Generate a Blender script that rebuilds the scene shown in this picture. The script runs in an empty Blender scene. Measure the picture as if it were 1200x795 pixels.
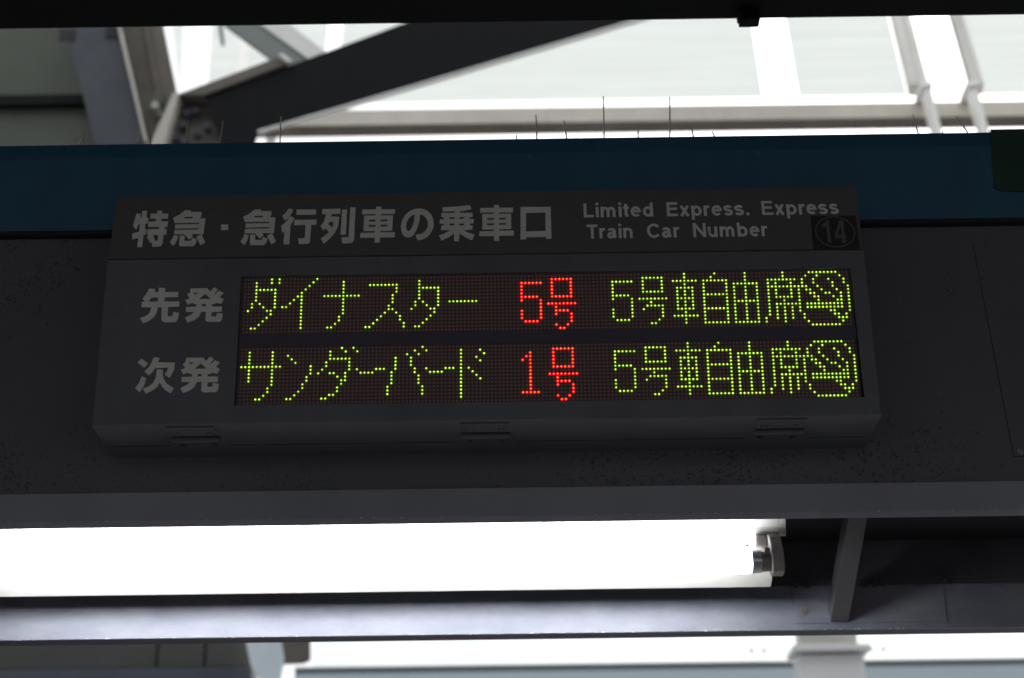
import bpy, bmesh, math, random
from mathutils import Vector, Matrix
random.seed(7)
S = bpy.context.scene
COL = S.collection

# ------------------------------------------------------------------ camera
cam = bpy.data.cameras.new('camera'); co = bpy.data.objects.new('camera', cam); COL.objects.link(co)
PITCH, YAW, ROLL = 0.387982, -0.003221, -0.012309
f_ = Vector((math.sin(YAW)*math.cos(PITCH), math.cos(YAW)*math.cos(PITCH), math.sin(PITCH)))
rt = f_.cross(Vector((0, 0, 1))).normalized(); up = rt.cross(f_)
R_ = math.cos(ROLL)*rt + math.sin(ROLL)*up; U_ = -math.sin(ROLL)*rt + math.cos(ROLL)*up
co.matrix_world = Matrix(((R_.x, U_.x, -f_.x, -0.046733), (R_.y, U_.y, -f_.y, -2.604372), (R_.z, U_.z, -f_.z, -1.172359), (0, 0, 0, 1)))
cam.sensor_width = 36; cam.lens = 36*2107.486/1200
cam.clip_start = 0.05; cam.clip_end = 400
cam.dof.use_dof = True; cam.dof.focus_distance = 2.85; cam.dof.aperture_fstop = 4.8
S.camera = co
# ------------------------------------------------------------------ sky and sun
SUN_EL, SUN_AZ = math.radians(48), math.radians(20)      # azimuth from +Y towards +X: sun beyond the glazed hall
w = bpy.data.worlds.new('World'); S.world = w; w.use_nodes = True
nt = w.node_tree; bg = nt.nodes['Background']
sky = nt.nodes.new('ShaderNodeTexSky'); sky.sky_type = 'NISHITA'; sky.sun_disc = False
sky.sun_elevation = SUN_EL; sky.sun_rotation = SUN_AZ; sky.dust_density = 4.0; sky.air_density = 1.0
hs = nt.nodes.new('ShaderNodeHueSaturation'); hs.inputs['Saturation'].default_value = 0.35
nt.links.new(sky.outputs[0], hs.inputs['Color']); nt.links.new(hs.outputs[0], bg.inputs['Color'])
bg.inputs['Strength'].default_value = 0.15
sun = bpy.data.lights.new('sun', 'SUN'); so = bpy.data.objects.new('sun', sun); COL.objects.link(so)
sun.energy = 4.8; sun.angle = math.radians(0.5); sun.color = (1, .96, .9)
sd = Vector((math.sin(SUN_AZ)*math.cos(SUN_EL), math.cos(SUN_AZ)*math.cos(SUN_EL), math.sin(SUN_EL)))
so.rotation_euler = sd.to_track_quat('Z', 'Y').to_euler(); so.location = (5, 5, 20)
S.view_settings.view_transform = 'Standard'; S.view_settings.look = 'None'
S.view_settings.exposure = 0.0; S.view_settings.gamma = 1.0
S.view_settings.use_curve_mapping = False

# ------------------------------------------------------------------ materials
def mat(name, col, rough=.5, metal=0, noise=0.0, nscale=8, emit=None, estr=0, spec=.5, bump=0, stretch=(1, 1, 1), col2=None, coat=0):
    m = bpy.data.materials.new(name); m.use_nodes = True; t = m.node_tree; b = t.nodes['Principled BSDF']
    b.inputs['Roughness'].default_value = rough; b.inputs['Metallic'].default_value = metal
    b.inputs['Specular IOR Level'].default_value = spec
    if coat: b.inputs['Coat Weight'].default_value = coat
    b.inputs['Base Color'].default_value = (*col, 1)
    if noise or bump or col2:
        tc = t.nodes.new('ShaderNodeTexCoord'); mp = t.nodes.new('ShaderNodeMapping'); mp.inputs['Scale'].default_value = stretch
        n = t.nodes.new('ShaderNodeTexNoise'); n.inputs['Scale'].default_value = nscale; n.inputs['Detail'].default_value = 6; n.inputs['Roughness'].default_value = .65
        t.links.new(tc.outputs['Object'], mp.inputs[0]); t.links.new(mp.outputs[0], n.inputs['Vector'])
        if noise or col2:
            r = t.nodes.new('ShaderNodeValToRGB'); r.color_ramp.elements[0].position = .35; r.color_ramp.elements[1].position = .68
            a = [c*(1-noise) for c in col]; c2 = col2 if col2 else [min(1, c*(1+noise)) for c in col]
            r.color_ramp.elements[0].color = (*a, 1); r.color_ramp.elements[1].color = (*c2, 1)
            t.links.new(n.outputs['Fac'], r.inputs[0]); t.links.new(r.outputs[0], b.inputs['Base Color'])
            m['ramp'] = 1
        if bump:
            bp = t.nodes.new('ShaderNodeBump'); bp.inputs['Strength'].default_value = bump; bp.inputs['Distance'].default_value = .002
            t.links.new(n.outputs['Fac'], bp.inputs['Height']); t.links.new(bp.outputs[0], b.inputs['Normal'])
    if emit:
        b.inputs['Emission Color'].default_value = (*emit, 1); b.inputs['Emission Strength'].default_value = estr
    return m

def speckled(name, col, dark, amount=.63, rough=.55, scale=170):
    """painted sheet steel with peppered dirt spots"""
    m = mat(name, col, rough, noise=.10, nscale=3.5); t = m.node_tree; b = t.nodes['Principled BSDF']
    src = b.inputs['Base Color'].links[0].from_socket
    tc = t.nodes.new('ShaderNodeTexCoord')
    n1 = t.nodes.new('ShaderNodeTexNoise'); n1.inputs['Scale'].default_value = scale; n1.inputs['Detail'].default_value = 2
    n1.inputs['Distortion'].default_value = .8
    n2 = t.nodes.new('ShaderNodeTexNoise'); n2.inputs['Scale'].default_value = 5; n2.inputs['Detail'].default_value = 4
    for n in (n1, n2): t.links.new(tc.outputs['Object'], n.inputs['Vector'])
    ad = t.nodes.new('ShaderNodeMath'); ad.operation = 'MULTIPLY_ADD'; ad.inputs[1].default_value = .60
    t.links.new(n2.outputs['Fac'], ad.inputs[0]); t.links.new(n1.outputs['Fac'], ad.inputs[2])
    r = t.nodes.new('ShaderNodeValToRGB'); r.color_ramp.elements[0].position = amount+.315; r.color_ramp.elements[1].position = amount+.36
    r.color_ramp.elements[0].color = (0, 0, 0, 1); r.color_ramp.elements[1].color = (1, 1, 1, 1)
    t.links.new(ad.outputs[0], r.inputs[0])
    mx = t.nodes.new('ShaderNodeMix'); mx.data_type = 'RGBA'; mx.inputs[7].default_value = (*dark, 1)
    t.links.new(r.outputs[0], mx.inputs[0]); t.links.new(src, mx.inputs[6]); t.links.new(mx.outputs[2], b.inputs['Base Color'])
    return m

def translucent(name, col, share=.9, stripes=0):
    m = bpy.data.materials.new(name); m.use_nodes = True; t = m.node_tree; t.nodes.clear()
    o = t.nodes.new('ShaderNodeOutputMaterial'); tr = t.nodes.new('ShaderNodeBsdfTranslucent'); g = t.nodes.new('ShaderNodeBsdfPrincipled')
    tr.inputs['Color'].default_value = (*col, 1); g.inputs['Base Color'].default_value = (*[c*.5 for c in col], 1); g.inputs['Roughness'].default_value = .25
    mx = t.nodes.new('ShaderNodeMixShader'); mx.inputs[0].default_value = share
    t.links.new(g.outputs[0], mx.inputs[1]); t.links.new(tr.outputs[0], mx.inputs[2]); t.links.new(mx.outputs[0], o.inputs[0])
    tc = t.nodes.new('ShaderNodeTexCoord'); mp = t.nodes.new('ShaderNodeMapping'); mp.inputs['Scale'].default_value = (.6, 1, 9)
    n = t.nodes.new('ShaderNodeTexNoise'); n.inputs['Scale'].default_value = 1.6; n.inputs['Detail'].default_value = 5
    t.links.new(tc.outputs['Object'], mp.inputs[0]); t.links.new(mp.outputs[0], n.inputs['Vector'])
    r = t.nodes.new('ShaderNodeValToRGB'); r.color_ramp.elements[0].position = .3; r.color_ramp.elements[1].position = .7
    r.color_ramp.elements[0].color = (*[c*.96 for c in col], 1); r.color_ramp.elements[1].color = (*[min(1, c*1.05) for c in col], 1)
    t.links.new(n.outputs['Fac'], r.inputs[0]); t.links.new(r.outputs[0], tr.inputs['Color'])
    return m

def clear_glass(name):
    m = bpy.data.materials.new(name); m.use_nodes = True; t = m.node_tree; t.nodes.clear()
    o = t.nodes.new('ShaderNodeOutputMaterial'); tr = t.nodes.new('ShaderNodeBsdfTransparent'); g = t.nodes.new('ShaderNodeBsdfGlossy')
    tr.inputs['Color'].default_value = (.97, .99, .98, 1); g.inputs['Roughness'].default_value = .05
    mx = t.nodes.new('ShaderNodeMixShader'); mx.inputs[0].default_value = .06
    t.links.new(tr.outputs[0], mx.inputs[1]); t.links.new(g.outputs[0], mx.inputs[2]); t.links.new(mx.outputs[0], o.inputs[0])
    return m

def led(name, col, emit, estr):
    """LED plastic whose output varies a little from one diode to the next"""
    m = mat(name, col, .4, emit=emit, estr=estr); t = m.node_tree; b = t.nodes['Principled BSDF']
    tc = t.nodes.new('ShaderNodeTexCoord'); n = t.nodes.new('ShaderNodeTexNoise'); n.inputs['Scale'].default_value = 95; n.inputs['Detail'].default_value = 1
    mr = t.nodes.new('ShaderNodeMapRange'); mr.inputs[1].default_value = .25; mr.inputs[2].default_value = .75
    mr.inputs[3].default_value = estr*.62; mr.inputs[4].default_value = estr*1.3
    t.links.new(tc.outputs['Object'], n.inputs['Vector']); t.links.new(n.outputs['Fac'], mr.inputs[0]); t.links.new(mr.outputs[0], b.inputs['Emission Strength'])
    return m

M = {}
M['sign'] = mat('sign_grey_paint', (.115, .117, .130), .45, noise=.13, nscale=7, stretch=(1.5, 1, .7), bump=.04)
M['header'] = mat('header_grey_film', (.108, .108, .107), .5, noise=.06, nscale=30)
M['letter'] = mat('lettering_pale_film', (.72, .72, .65), .6, noise=.05, nscale=60)
M['latch'] = mat('latch_dark_grey', (.10, .10, .11), .55)
M['latch_bolt'] = mat('latch_bolt_dull', (.13, .115, .11), .5)
M['clad'] = mat('olive_grey_cladding', (.075, .075, .068), .7, noise=.1, nscale=3)
M['badge'] = mat('badge_black', (.034, .031, .034), .4)
M['badge_line'] = mat('badge_pale_print', (.125, .125, .11), .5)
M['board'] = mat('led_board', (.072, .050, .054), .6)
M['divider'] = mat('board_divider', (.058, .050, .068), .5)
M['led_off'] = mat('led_lens_off', (.34, .165, .125), .35, spec=.3)
M['green_lens'] = led('led_green_lens', (.05, .2, .0), (.17, .42, .0), .75)
M['green_die'] = led('led_green_die', (.2, .4, .05), (.85, 1.0, .16), 2.2)
M['red_lens'] = led('led_red_lens', (.3, .0, .0), (1.0, .0, .004), 1.25)
M['red_die'] = led('led_red_die', (.4, .1, .05), (1.0, .24, .07), 2.2)
M['web'] = speckled('beam_grey_speckled', (.096, .096, .110), (.047, .047, .053), .64)  # slight violet tint puts the lamp's haze into the paint
M['flange'] = speckled('beam_flange_grey', (.245, .25, .275), (.08, .08, .09), .72)  # tone raised to carry the lamp's veiling glare on the lower flange
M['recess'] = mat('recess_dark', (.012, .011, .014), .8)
M['blue'] = mat('fascia_blue_paint', (.024, .102, .170), .5, noise=.07, nscale=5, stretch=(3, 1, .6))
M['green_sheet'] = mat('green_film', (.017, .052, .034), .4, noise=.15, nscale=12)
M['black'] = mat('black_steel', (.003, .003, .0035), .8, spec=.15)
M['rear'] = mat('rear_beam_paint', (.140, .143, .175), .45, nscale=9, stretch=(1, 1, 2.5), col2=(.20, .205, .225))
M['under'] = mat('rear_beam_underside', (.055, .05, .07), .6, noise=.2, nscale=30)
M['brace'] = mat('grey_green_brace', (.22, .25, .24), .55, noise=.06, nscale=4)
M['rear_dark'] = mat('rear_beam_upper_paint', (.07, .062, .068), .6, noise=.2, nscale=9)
M['strut'] = mat('strut_grey_paint', (.075, .073, .075), .5, noise=.08, nscale=20)
M['steel'] = mat('galvanised_steel', (.45, .43, .42), .4, metal=.8, noise=.15, nscale=40)
M['bolt'] = mat('bolt_steel', (.25, .22, .2), .45, metal=.6)
M['reflector'] = mat('reflector_white_enamel', (.50, .48, .43), .4, noise=.04, nscale=30)
M['holder'] = mat('lampholder_plastic', (.30, .28, .25), .5, noise=.10, nscale=60)
M['cap'] = mat('tube_cap_aluminium', (.55, .55, .57), .3, metal=.9)
M['tube'] = mat('fluorescent_tube_glass', (.9, .9, .9), .3, emit=(.88, .92, 1.0), estr=55)
M['spike'] = mat('spike_steel_wire', (.46, .43, .38), .45, metal=.1)
M['spike_base'] = mat('spike_base', (.05, .055, .06), .5)
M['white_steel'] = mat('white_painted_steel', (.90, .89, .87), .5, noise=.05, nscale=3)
M['beige_steel'] = mat('beige_painted_steel', (.60, .56, .50), .5, noise=.08, nscale=4)
M['pale_blue_steel'] = mat('pale_blue_steel', (.78, .86, .92), .55, noise=.06, nscale=4)
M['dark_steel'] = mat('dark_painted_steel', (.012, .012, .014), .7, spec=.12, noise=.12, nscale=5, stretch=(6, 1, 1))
M['brown_steel'] = mat('brown_grey_steel', (.15, .13, .11), .6, noise=.22, nscale=3)
M['bluegrey_steel'] = mat('blue_grey_steel', (.085, .095, .115), .65, spec=.3, noise=.10, nscale=4)
M['roof_panel'] = mat('green_grey_roof_sheet', (.085, .095, .075), .6, noise=.10, nscale=3)
M['pane'] = translucent('frosted_pale_green_glass', (.81, .86, .86))
M['pane_low'] = translucent('frosted_blue_grey_glass', (.17, .205, .235), .92)
M['clear'] = clear_glass('clear_wired_glass')
M['floor'] = mat('platform_concrete', (.18, .175, .185), .85, noise=.2, nscale=2, bump=.2)
M['blocker'] = mat('blocker_dull_grey', (.10, .10, .11), .8, noise=.1, nscale=2)
M['groove'] = mat('dark_gap', (.03, .03, .034), .8)

# ------------------------------------------------------------------ helpers
def thing(name, label, cat, loc=(0, 0, 0), group=None):
    o = bpy.data.objects.new(name, None); COL.objects.link(o); o.location = loc; o.empty_display_size = .05
    o['label'] = label; o['category'] = cat
    if group: o['group'] = group
    return o
def worldloc(o):
    l = Vector((0, 0, 0))
    while o: l += o.location; o = o.parent
    return l
class MB:
    """collects shapes in world coordinates, links them as one mesh object"""
    def __init__(s): s.v = []; s.f = []; s.m = []
    def add(s, vs, fs, mi=0):
        k = len(s.v); s.v += [tuple(v) for v in vs]; s.f += [tuple(i+k for i in f) for f in fs]; s.m += [mi]*len(fs)
    def box(s, x0, x1, y0, y1, z0, z1, mi=0):
        s.add([(x0, y0, z0), (x1, y0, z0), (x1, y1, z0), (x0, y1, z0), (x0, y0, z1), (x1, y0, z1), (x1, y1, z1), (x0, y1, z1)],
              [(0, 3, 2, 1), (4, 5, 6, 7), (0, 1, 5, 4), (1, 2, 6, 5), (2, 3, 7, 6), (3, 0, 4, 7)], mi)
    def prism(s, poly, y0, y1, mi=0):        # poly in (x, z), extruded along y
        a = sum(poly[i][0]*poly[(i+1) % len(poly)][1]-poly[(i+1) % len(poly)][0]*poly[i][1] for i in range(len(poly)))
        if a < 0: poly = poly[::-1]
        n = len(poly)
        s.add([(x, y0, z) for x, z in poly]+[(x, y1, z) for x, z in poly],
              [tuple(range(n)), tuple(range(2*n-1, n-1, -1))]+[(i+n, (i+1) % n+n, (i+1) % n, i) for i in range(n)], mi)
    def xprism(s, poly, x0, x1, mi=0):       # poly in (y, z), extruded along x
        n = len(poly)
        a = sum(poly[i][0]*poly[(i+1) % n][1]-poly[(i+1) % n][0]*poly[i][1] for i in range(n))
        if a < 0: poly = poly[::-1]
        s.add([(x0, y, z) for y, z in poly]+[(x1, y, z) for y, z in poly],
              [tuple(range(n-1, -1, -1)), tuple(range(n, 2*n))]+[(i, (i+1) % n, (i+1) % n+n, i+n) for i in range(n)], mi)
    def cyl(s, a, b, r, n=12, r2=None, mi=0, cap=True):
        a = Vector(a); b = Vector(b); d = (b-a).normalized(); u = d.orthogonal().normalized(); v = d.cross(u); r2 = r if r2 is None else r2
        A = [a+r*(math.cos(2*math.pi*i/n)*u+math.sin(2*math.pi*i/n)*v) for i in range(n)]
        B = [b+r2*(math.cos(2*math.pi*i/n)*u+math.sin(2*math.pi*i/n)*v) for i in range(n)]
        fs = [(i, (i+1) % n, (i+1) % n+n, i+n) for i in range(n)]
        if cap: fs += [tuple(range(n-1, -1, -1)), tuple(range(n, 2*n))]
        s.add(A+B, fs, mi)
    def build(s, name, mats, parent=None, bevel=0, smooth=False, props=None):
        if not isinstance(mats, (list, tuple)): mats = [mats]
        base = worldloc(parent) if parent else Vector((0, 0, 0))
        me = bpy.data.meshes.new(name); me.from_pydata([Vector(v)-base for v in s.v], [], s.f)
        for m in mats: me.materials.append(m)
        me.polygons.foreach_set('material_index', s.m)
        me.validate(); me.update()
        if bevel:
            bm = bmesh.new(); bm.from_mesh(me)
            es = [e for e in bm.edges if len(e.link_faces) == 2 and e.calc_face_angle(0) > .5]
            bmesh.ops.bevel(bm, geom=es, offset=bevel, segments=2, affect='EDGES', profile=.6, clamp_overlap=True)
            bm.to_mesh(me); bm.free()
        if smooth: me.polygons.foreach_set('use_smooth', [True]*len(me.polygons))
        o = bpy.data.objects.new(name, me); COL.objects.link(o)
        if parent: o.parent = parent
        if props:
            for k, v in props.items(): o[k] = v
        return o
def box(name, m, parent, *a, bevel=0, props=None):
    b = MB(); b.box(*a); return b.build(name, m, parent, bevel, props=props)
ST = {'kind': 'structure'}

# outlines of the printed characters, millimetres on the panel
GLYPHS = {
 'toku': [[[[-662.0,91.9],[-655.2,91.8],[-654.9,83.8],[-652.8,83.7],[-653.3,97.4],[-645.3,97.2],[-644.6,83.2],[-641.5,82.9],[-641.4,70.9],[-644.9,71.0],[-644.8,59.7],[-641.9,59.7],[-641.8,49.5],[-645.5,47.2],[-645.5,23.4],[-653.5,23.6],[-653.4,42.1],[-663.1,39.0],[-664.4,50.8],[-653.8,54.6],[-653.9,70.5],[-656.2,69.8],[-658.4,58.2],[-664.7,66.7]]],[[[-639.0,91.5],[-628.5,91.3],[-628.8,97.6],[-620.7,97.5],[-620.4,91.2],[-610.1,91.0],[-609.9,80.7],[-620.4,80.9],[-620.3,75.2],[-608.7,75.0],[-609.1,63.7],[-612.6,63.8],[-613.0,59.2],[-609.2,59.1],[-609.2,48.2],[-613.6,48.3],[-613.3,29.7],[-615.8,24.2],[-629.2,23.4],[-631.2,33.2],[-633.5,31.7],[-640.3,44.5],[-637.3,48.4],[-639.9,49.0],[-640.4,59.3],[-622.3,59.3],[-622.1,63.7],[-640.7,64.0],[-640.4,75.1],[-629.0,75.3],[-628.9,81.1],[-638.7,81.2]],[[-630.6,47.2],[-622.1,47.1],[-621.9,35.9],[-627.3,34.9],[-626.6,38.0]]]],
 'kyu': [[[[-583.7,97.2],[-574.0,97.1],[-574.2,93.7],[-556.3,93.4],[-556.0,85.6],[-558.3,80.4],[-549.1,80.2],[-549.3,47.9],[-568.4,48.3],[-565.7,43.5],[-571.6,37.0],[-579.2,47.1],[-579.8,48.1],[-596.9,48.4],[-596.7,57.2],[-558.6,57.4],[-558.4,60.2],[-596.5,59.9],[-596.6,68.1],[-558.3,68.4],[-558.1,71.4],[-596.9,71.2],[-598.2,72.1],[-601.6,82.2],[-592.2,88.0]],[[-584.4,80.3],[-570.1,80.6],[-569.1,84.0],[-582.4,83.8]]],[[[-596.8,46.6],[-589.3,44.7],[-591.3,33.2],[-595.2,24.8],[-602.1,31.8],[-598.9,38.6]]],[[[-587.3,45.3],[-579.3,45.2],[-578.8,34.5],[-567.9,34.4],[-566.7,40.4],[-558.9,37.2],[-559.8,30.0],[-563.4,23.8],[-584.5,24.2],[-586.8,27.2]]],[[[-560.4,42.5],[-552.6,47.6],[-544.9,31.1],[-552.1,25.3]]]],
 'dot': [[[[-522.5,67.0],[-511.0,66.8],[-510.1,55.7],[-521.6,55.9]]]],
 'kou': [[[[-414.8,98.4],[-407.3,95.6],[-411.5,83.7],[-419.7,73.4],[-424.7,83.2],[-419.6,89.2]]],[[[-411.9,82.4],[-404.5,78.0],[-410.0,63.7],[-409.7,25.0],[-419.2,25.2],[-419.3,50.7],[-423.1,48.8],[-425.2,62.4],[-417.5,71.1]]],[[[-402.3,95.8],[-370.5,95.5],[-370.3,84.8],[-402.0,85.1]]],[[[-404.6,74.5],[-368.5,74.5],[-368.4,64.1],[-376.7,63.9],[-376.9,30.3],[-379.3,25.5],[-394.7,25.0],[-396.2,36.1],[-385.9,37.0],[-386.0,63.8],[-404.7,63.9]]]],
 'retsu': [[[[-360.3,96.1],[-330.9,96.3],[-330.9,85.9],[-344.8,85.4],[-345.6,80.1],[-332.1,79.9],[-333.1,61.1],[-338.6,45.3],[-345.8,35.0],[-354.6,25.3],[-360.0,35.2],[-352.9,41.7],[-347.2,48.4],[-353.4,55.9],[-357.0,51.6],[-361.7,61.6],[-356.4,70.7],[-353.7,85.6],[-360.3,85.7]],[[-347.8,69.5],[-341.2,69.4],[-342.1,57.9],[-349.9,64.7]]],[[[-328.3,94.2],[-320.0,94.6],[-319.8,43.0],[-328.6,43.2]]],[[[-315.4,98.7],[-306.7,98.6],[-306.2,34.3],[-307.6,28.4],[-310.8,25.5],[-324.7,25.2],[-326.8,37.0],[-315.4,37.7]]]],
 'sha': [[[[-273.2,99.6],[-264.5,99.4],[-264.6,93.8],[-242.1,93.7],[-242.5,84.0],[-264.6,84.2],[-264.7,81.1],[-245.4,81.0],[-245.6,49.6],[-264.5,49.3],[-264.6,46.4],[-241.2,46.3],[-241.5,36.1],[-264.8,36.2],[-265.1,25.7],[-273.2,25.9],[-273.4,35.7],[-296.9,36.1],[-296.7,45.7],[-273.5,45.8],[-273.3,49.2],[-292.0,49.8],[-292.1,81.2],[-273.7,81.1],[-273.7,84.3],[-295.6,84.3],[-295.2,93.9],[-273.3,93.9]],[[-283.8,73.1],[-273.3,72.9],[-273.2,68.8],[-284.0,68.8]],[[-265.0,73.0],[-254.0,73.1],[-254.2,69.0],[-265.0,69.0]],[[-284.0,62.2],[-273.1,62.0],[-273.1,57.9],[-284.2,58.0]],[[-264.8,62.1],[-254.0,62.2],[-254.2,58.2],[-264.9,58.2]]]],
 'no': [[[[-208.1,40.5],[-204.5,29.3],[-196.5,30.8],[-189.4,35.5],[-183.8,43.3],[-180.3,51.8],[-178.9,61.0],[-180.1,71.6],[-183.4,81.7],[-188.7,88.4],[-195.6,93.0],[-202.9,94.7],[-211.3,93.3],[-219.0,89.0],[-225.6,81.1],[-230.0,71.2],[-232.0,59.3],[-231.3,50.1],[-228.8,42.1],[-225.0,36.8],[-219.8,35.0],[-215.2,36.4],[-211.2,40.5],[-206.7,50.3],[-203.8,60.1],[-201.9,70.7],[-201.4,82.7],[-195.9,80.2],[-191.1,73.8],[-188.6,65.2],[-188.7,55.9],[-191.7,48.7],[-197.8,42.6]],[[-210.0,82.5],[-210.6,72.2],[-212.6,60.3],[-216.1,51.1],[-219.1,47.9],[-222.3,50.6],[-223.7,57.8],[-222.7,67.1],[-219.2,75.6],[-214.1,80.9]]]],
 'jou': [[[[-165.6,96.0],[-148.6,97.1],[-134.0,98.2],[-120.9,99.9],[-118.3,91.2],[-137.1,87.5],[-137.3,84.2],[-116.2,84.1],[-116.4,75.5],[-121.4,75.5],[-121.6,71.5],[-114.1,71.4],[-114.9,62.5],[-120.3,62.3],[-121.8,58.0],[-116.1,57.9],[-116.6,49.7],[-130.6,48.5],[-124.3,43.6],[-113.5,39.0],[-117.2,28.1],[-127.4,33.8],[-137.3,42.5],[-138.0,26.4],[-146.1,26.5],[-146.3,42.0],[-155.3,34.3],[-166.4,27.9],[-170.3,38.5],[-161.6,42.2],[-152.1,48.9],[-167.4,49.8],[-166.8,58.1],[-162.3,58.7],[-162.5,62.0],[-169.6,63.5],[-169.4,71.0],[-162.5,71.6],[-162.5,75.5],[-167.4,77.0],[-166.8,84.7],[-145.9,84.3],[-145.6,87.9],[-164.4,87.6]],[[-153.4,75.8],[-145.6,75.6],[-145.8,71.7],[-153.9,71.8]],[[-137.5,75.8],[-129.7,75.6],[-130.0,71.8],[-137.8,71.8]],[[-153.5,62.8],[-145.7,62.7],[-145.9,58.6],[-154.0,58.4]],[[-137.7,62.6],[-129.8,62.5],[-130.1,58.5],[-137.9,58.4]]]],
 'kuchi': [[[[-38.7,94.7],[10.2,94.1],[10.0,28.8],[1.5,28.3],[1.1,32.6],[-30.2,32.4],[-30.3,28.4],[-39.6,28.1]],[[-29.9,82.3],[1.4,82.8],[1.0,44.7],[-30.5,44.2]]]],
 'saki': [[[[-627.9,-15.2],[-618.6,-16.2],[-619.3,-21.5],[-613.2,-21.6],[-612.9,-14.3],[-602.7,-14.5],[-603.0,-21.7],[-581.6,-21.7],[-581.9,-30.6],[-602.7,-30.6],[-603.0,-38.0],[-578.9,-38.4],[-578.9,-47.2],[-596.3,-47.3],[-596.2,-63.3],[-588.5,-63.4],[-587.5,-55.7],[-578.4,-58.0],[-579.5,-67.9],[-582.9,-73.4],[-601.6,-73.3],[-605.4,-69.7],[-605.8,-67.5],[-606.2,-47.9],[-612.3,-47.8],[-613.8,-57.5],[-618.3,-65.2],[-625.5,-71.1],[-634.1,-74.8],[-639.4,-65.9],[-630.6,-62.8],[-624.9,-57.4],[-622.3,-47.7],[-638.3,-47.2],[-638.2,-38.2],[-632.8,-37.9],[-637.7,-32.9],[-632.6,-25.2]],[[-623.4,-30.8],[-612.9,-30.8],[-613.4,-37.9],[-628.0,-38.0]]]],
 'hatsu': [[[[-562.6,-16.2],[-536.1,-16.0],[-531.2,-21.7],[-525.4,-14.5],[-519.3,-18.5],[-525.3,-27.3],[-523.9,-27.7],[-517.2,-20.4],[-509.8,-24.8],[-515.9,-31.6],[-509.1,-35.6],[-512.8,-43.3],[-521.0,-41.4],[-523.4,-43.4],[-527.5,-43.6],[-527.6,-47.8],[-511.5,-48.0],[-511.3,-56.8],[-527.3,-57.1],[-527.4,-64.8],[-519.8,-65.0],[-518.6,-58.7],[-509.4,-60.2],[-510.4,-70.0],[-513.3,-73.8],[-533.0,-73.8],[-536.5,-70.8],[-536.0,-56.5],[-543.6,-56.4],[-547.2,-65.1],[-553.9,-70.5],[-564.4,-74.5],[-568.6,-65.9],[-559.5,-61.6],[-554.2,-56.4],[-567.7,-56.2],[-567.9,-48.1],[-552.2,-47.6],[-551.6,-43.2],[-556.7,-42.7],[-558.7,-40.7],[-565.6,-43.7],[-569.9,-36.1],[-562.7,-32.9],[-567.6,-26.3],[-563.2,-23.4]],[[-558.6,-23.5],[-549.4,-23.4],[-554.8,-27.4]],[[-539.3,-25.7],[-529.5,-34.5],[-548.8,-34.7]],[[-543.1,-43.1],[-537.0,-43.2],[-536.9,-47.4],[-543.2,-47.5]]]],
 'tsugi': [[[[-632.4,-134.5],[-621.5,-142.5],[-627.1,-150.0],[-638.3,-140.7]]],[[[-630.0,-163.5],[-622.9,-167.7],[-625.4,-179.4],[-631.7,-190.5],[-639.1,-183.5],[-634.1,-176.1]]],[[[-613.2,-132.4],[-604.3,-133.6],[-606.2,-141.1],[-580.0,-141.5],[-580.2,-152.3],[-582.8,-158.7],[-586.8,-167.2],[-594.6,-161.7],[-591.4,-156.4],[-589.8,-149.8],[-610.3,-150.7],[-614.4,-157.7],[-619.5,-162.6],[-626.5,-155.9],[-619.0,-147.4]]],[[[-607.6,-153.1],[-597.8,-153.3],[-597.6,-161.7],[-595.6,-169.2],[-590.7,-176.7],[-578.9,-184.4],[-583.7,-192.8],[-591.5,-187.9],[-597.3,-182.0],[-601.8,-174.6],[-604.8,-181.9],[-611.4,-187.6],[-622.0,-193.1],[-627.1,-184.2],[-618.8,-181.1],[-612.2,-175.9],[-608.7,-167.9],[-607.6,-161.5]]]],
 'one': [[[[452.3,59.7],[457.3,59.4],[456.2,12.8],[450.7,12.8],[451.3,44.2],[444.7,44.3],[445.0,50.4],[449.1,51.9]]]],
 'four': [[[[474.0,58.1],[480.0,58.0],[479.6,28.1],[482.5,27.2],[481.5,22.1],[479.4,21.9],[479.2,12.1],[474.0,12.4],[474.2,22.0],[463.4,22.2],[463.5,29.3]],[[474.8,46.0],[474.9,28.2],[468.1,28.7]]]],
}

# ------------------------------------------------------------------ place: floor, unseen slabs added to block sky light, unseen diffusing skylight
box('platform_floor', M['floor'], None, -18, 18, -14, 3.5, -2.97, -2.77, props=ST)
box('track_bed', M['floor'], None, -60, 60, 3.51, 60, -4.1, -3.9, props=ST)
box('ground', M['floor'], None, -200, 200, -200, -14.01, -4.3, -4.1, props=ST)
box('unseen_canopy_blocker', M['blocker'], None, -18, 18, -6.3, .10, 1.02, 1.10, props=ST)  # unseen slab added to keep sky light off the sign, depth tuned for it
box('unseen_hall_blocker', M['blocker'], None, -18, 18, .6, 1.4, 7.0, 7.1, props=ST)  # unseen slab added to dim sky light on the far steelwork
b = MB(); b.add([(-18, 1.4, 7.05), (18, 1.4, 7.05), (18, 9.3, 7.05), (-18, 9.3, 7.05)], [(0, 1, 2, 3)]); b.build('unseen_skylight_diffuser', M['pane'], None, props=ST)  # unseen sheet added, widened to spread more daylight on the far steelwork

# ------------------------------------------------------------------ dark canopy beam along the top of the view
HX0, HX1, HZ = .3850, .4232, .6772
t = thing('canopy_beam', 'black steel canopy beam crossing above the blue fascia, with a small block hanging from its edge', 'beam', (0, .2, .6963))
box('beam_box', M['black'], t, -2.4, 2.4, .10, .36, .6963, .95, bevel=.002)
b = MB(); b.box(HX0, HX1, .330, .3610, HZ, .72); b.box(HX0-.003, HX0+.006, .320, .3605, HZ+.008, .72); b.build('hanger_block', M['black'], t, bevel=.002)

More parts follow.
